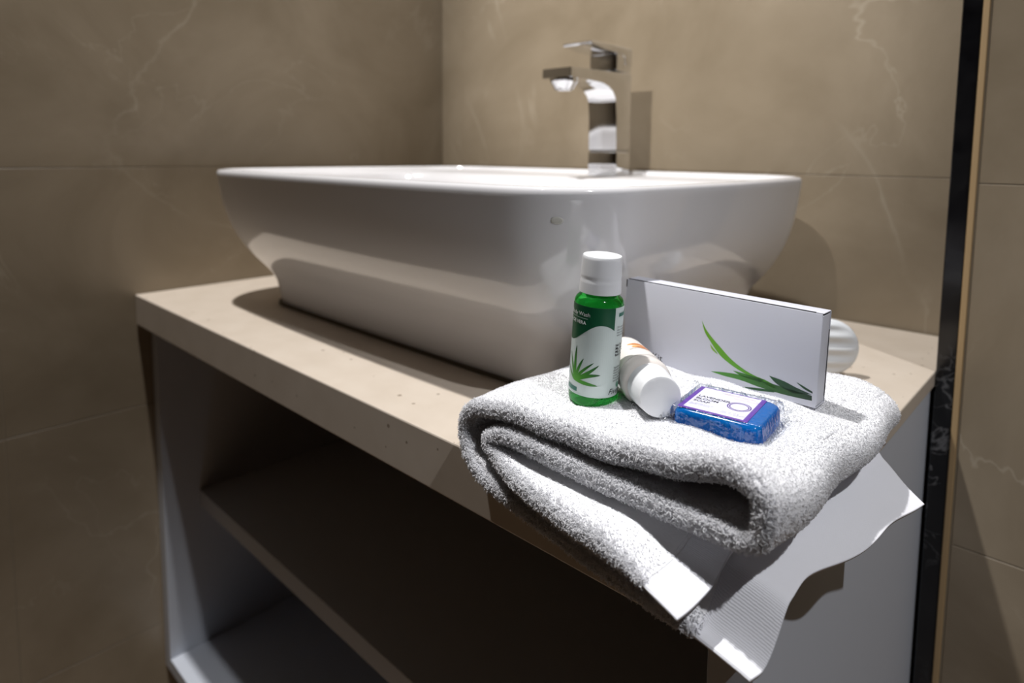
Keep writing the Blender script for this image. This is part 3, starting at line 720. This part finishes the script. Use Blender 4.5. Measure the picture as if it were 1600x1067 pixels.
def rect(u0, u1, v0, v1, c): return ([(u0, v1), (u1, v1)], [(u0, v0), (u1, v0)], c, c)
link('label_card', box_me(L0.x-0.0002, L0.x+0.0329, L0.y-0.0002, L0.y+0.0326, ZL-0.0003, ZL), M_purple, sp, label='purple label card')
link('label_face', strips_mesh([rect(2.3, 33.0, 1.6, 34.0, (0.80, 0.78, 0.88))], smap, 0.00005), M_ink, sp)
def stx(txt, size, u, v, mat=M_black, **k): link('label_text', text_me(txt, size, (u, v), smap, 0.0001, **k), mat, sp)
stx('LAVENDER', 3.5, 3.6, 19.2, bold=0.09); stx('BLOOM', 3.5, 3.6, 15.4, bold=0.09); stx('SOAP', 3.5, 3.6, 11.6, bold=0.09)
M_grey = pbr('grey_ink', (0.42, 0.42, 0.48), 0.5); M_pink = pbr('pink_ink', (0.80, 0.55, 0.45), 0.5)
stx('for gentle care of\nhands and body', 1.7, 3.6, 8.4, M_grey); stx('Net wt. 15 g\nkeep dry and cool', 1.7, 20.5, 6.4, M_grey)
stx('Handmade with care', 2.0, 14.0, 30.2, M_pink, shear=0.3); stx('Natural flowers', 2.0, 20.0, 26.6, M_pink, shear=0.3)
wr = []
for q in range(34):       # a wreath of little leaves
    a = 2*PI*q/34
    for rr, dl in ((5.6, 0.9), (4.9, -0.7)):
        c0 = (26.3+rr*math.cos(a), 17.0+rr*math.sin(a)); c1 = (26.3+(rr+dl*0.6)*math.cos(a+0.28), 17.0+(rr+dl*0.6)*math.sin(a+0.28))
        mid = ((c0[0]+c1[0])/2+0.1, (c0[1]+c1[1])/2)
        wr.append(leaf(c0, mid, c1, 0.42, (0.10, 0.04, 0.25), (0.16, 0.06, 0.36), 6))
link('wreath_print', strips_mesh(wr, smap, 0.0001), M_ink, sp)
def film_mat():
    m, nt, b = new_mat('clear_film')
    out = nt.nodes['Material Output']; nt.nodes.remove(b)
    tr = nt.nodes.new('ShaderNodeBsdfTransparent'); tr.inputs[0].default_value = (0.97, 0.98, 1, 1)
    gl = nt.nodes.new('ShaderNodeBsdfGlossy'); gl.inputs['Roughness'].default_value = 0.11
    lw = nt.nodes.new('ShaderNodeLayerWeight'); lw.inputs['Blend'].default_value = 0.25
    mp = nt.nodes.new('ShaderNodeMapRange'); mp.inputs['To Min'].default_value = 0.07; mp.inputs['To Max'].default_value = 0.75; nt.links.new(lw.outputs['Fresnel'], mp.inputs['Value'])
    tc = nt.nodes.new('ShaderNodeTexCoord'); n = nt.nodes.new('ShaderNodeTexNoise'); n.inputs['Scale'].default_value = 140; n.inputs['Detail'].default_value = 3
    nt.links.new(tc.outputs['Object'], n.inputs['Vector'])
    bp = nt.nodes.new('ShaderNodeBump'); bp.inputs['Strength'].default_value = 1.0; bp.inputs['Distance'].default_value = 0.0014; nt.links.new(n.outputs['Fac'], bp.inputs['Height'])
    for s_ in (gl, lw): nt.links.new(bp.outputs[0], s_.inputs['Normal'])
    ms = nt.nodes.new('ShaderNodeMixShader'); nt.links.new(mp.outputs[0], ms.inputs[0]); nt.links.new(tr.outputs[0], ms.inputs[1]); nt.links.new(gl.outputs[0], ms.inputs[2])
    nt.links.new(ms.outputs[0], out.inputs[0]); return m
def film():
    x0, x1, y0, y1 = SB; n = 120
    ph = rng.uniform(0, 6.28, 12)
    xs = np.linspace(x0-0.0060, x1+0.0035, n); ys = np.linspace(y0-0.0022, y1+0.0080, n)
    X, Y = np.meshgrid(xs, ys)
    dx = np.maximum(np.maximum(x0-X, X-x1), 0); dy = np.maximum(np.maximum(y0-Y, Y-y1), 0); d = np.hypot(dx, dy)
    Z = 0.0124-0.0085*sstep(d/0.0022)
    cr1 = np.sin(X*1900+2.2*np.sin(Y*700)+ph[0])*np.sin(Y*900+ph[1]+1.5*np.sin(X*800)); cr2 = np.sin(X*3600+ph[2]+2*np.sin(Y*1500))*np.cos(Y*2900+ph[3])
    e = sstep(d/0.0012)
    fin = sstep((Y-(y1+0.0005))/0.003)
    Z = Z+e*(cr1*0.0016+cr2*0.0008)+fin*0.0058*(0.7+0.3*np.sin(X*700+ph[4]))+0.00006*cr1
    finl = sstep(((x0-0.0008)-X)/0.003); Z = Z+finl*0.0015*(1+0.6*np.sin(Y*1100))
    Z = np.maximum(Z, 0.0016)
    V = np.stack([X, Y, Z], -1).reshape(-1, 3); idx = np.arange(n*n).reshape(n, n)
    Q = np.stack([idx[:-1, :-1], idx[:-1, 1:], idx[1:, 1:], idx[1:, :-1]], -1).reshape(-1, 4)
    me = np_mesh('film', V, Q); me.shade_smooth(); return me
link('wrapper', film(), film_mat(), sp, label='clear crinkled film')
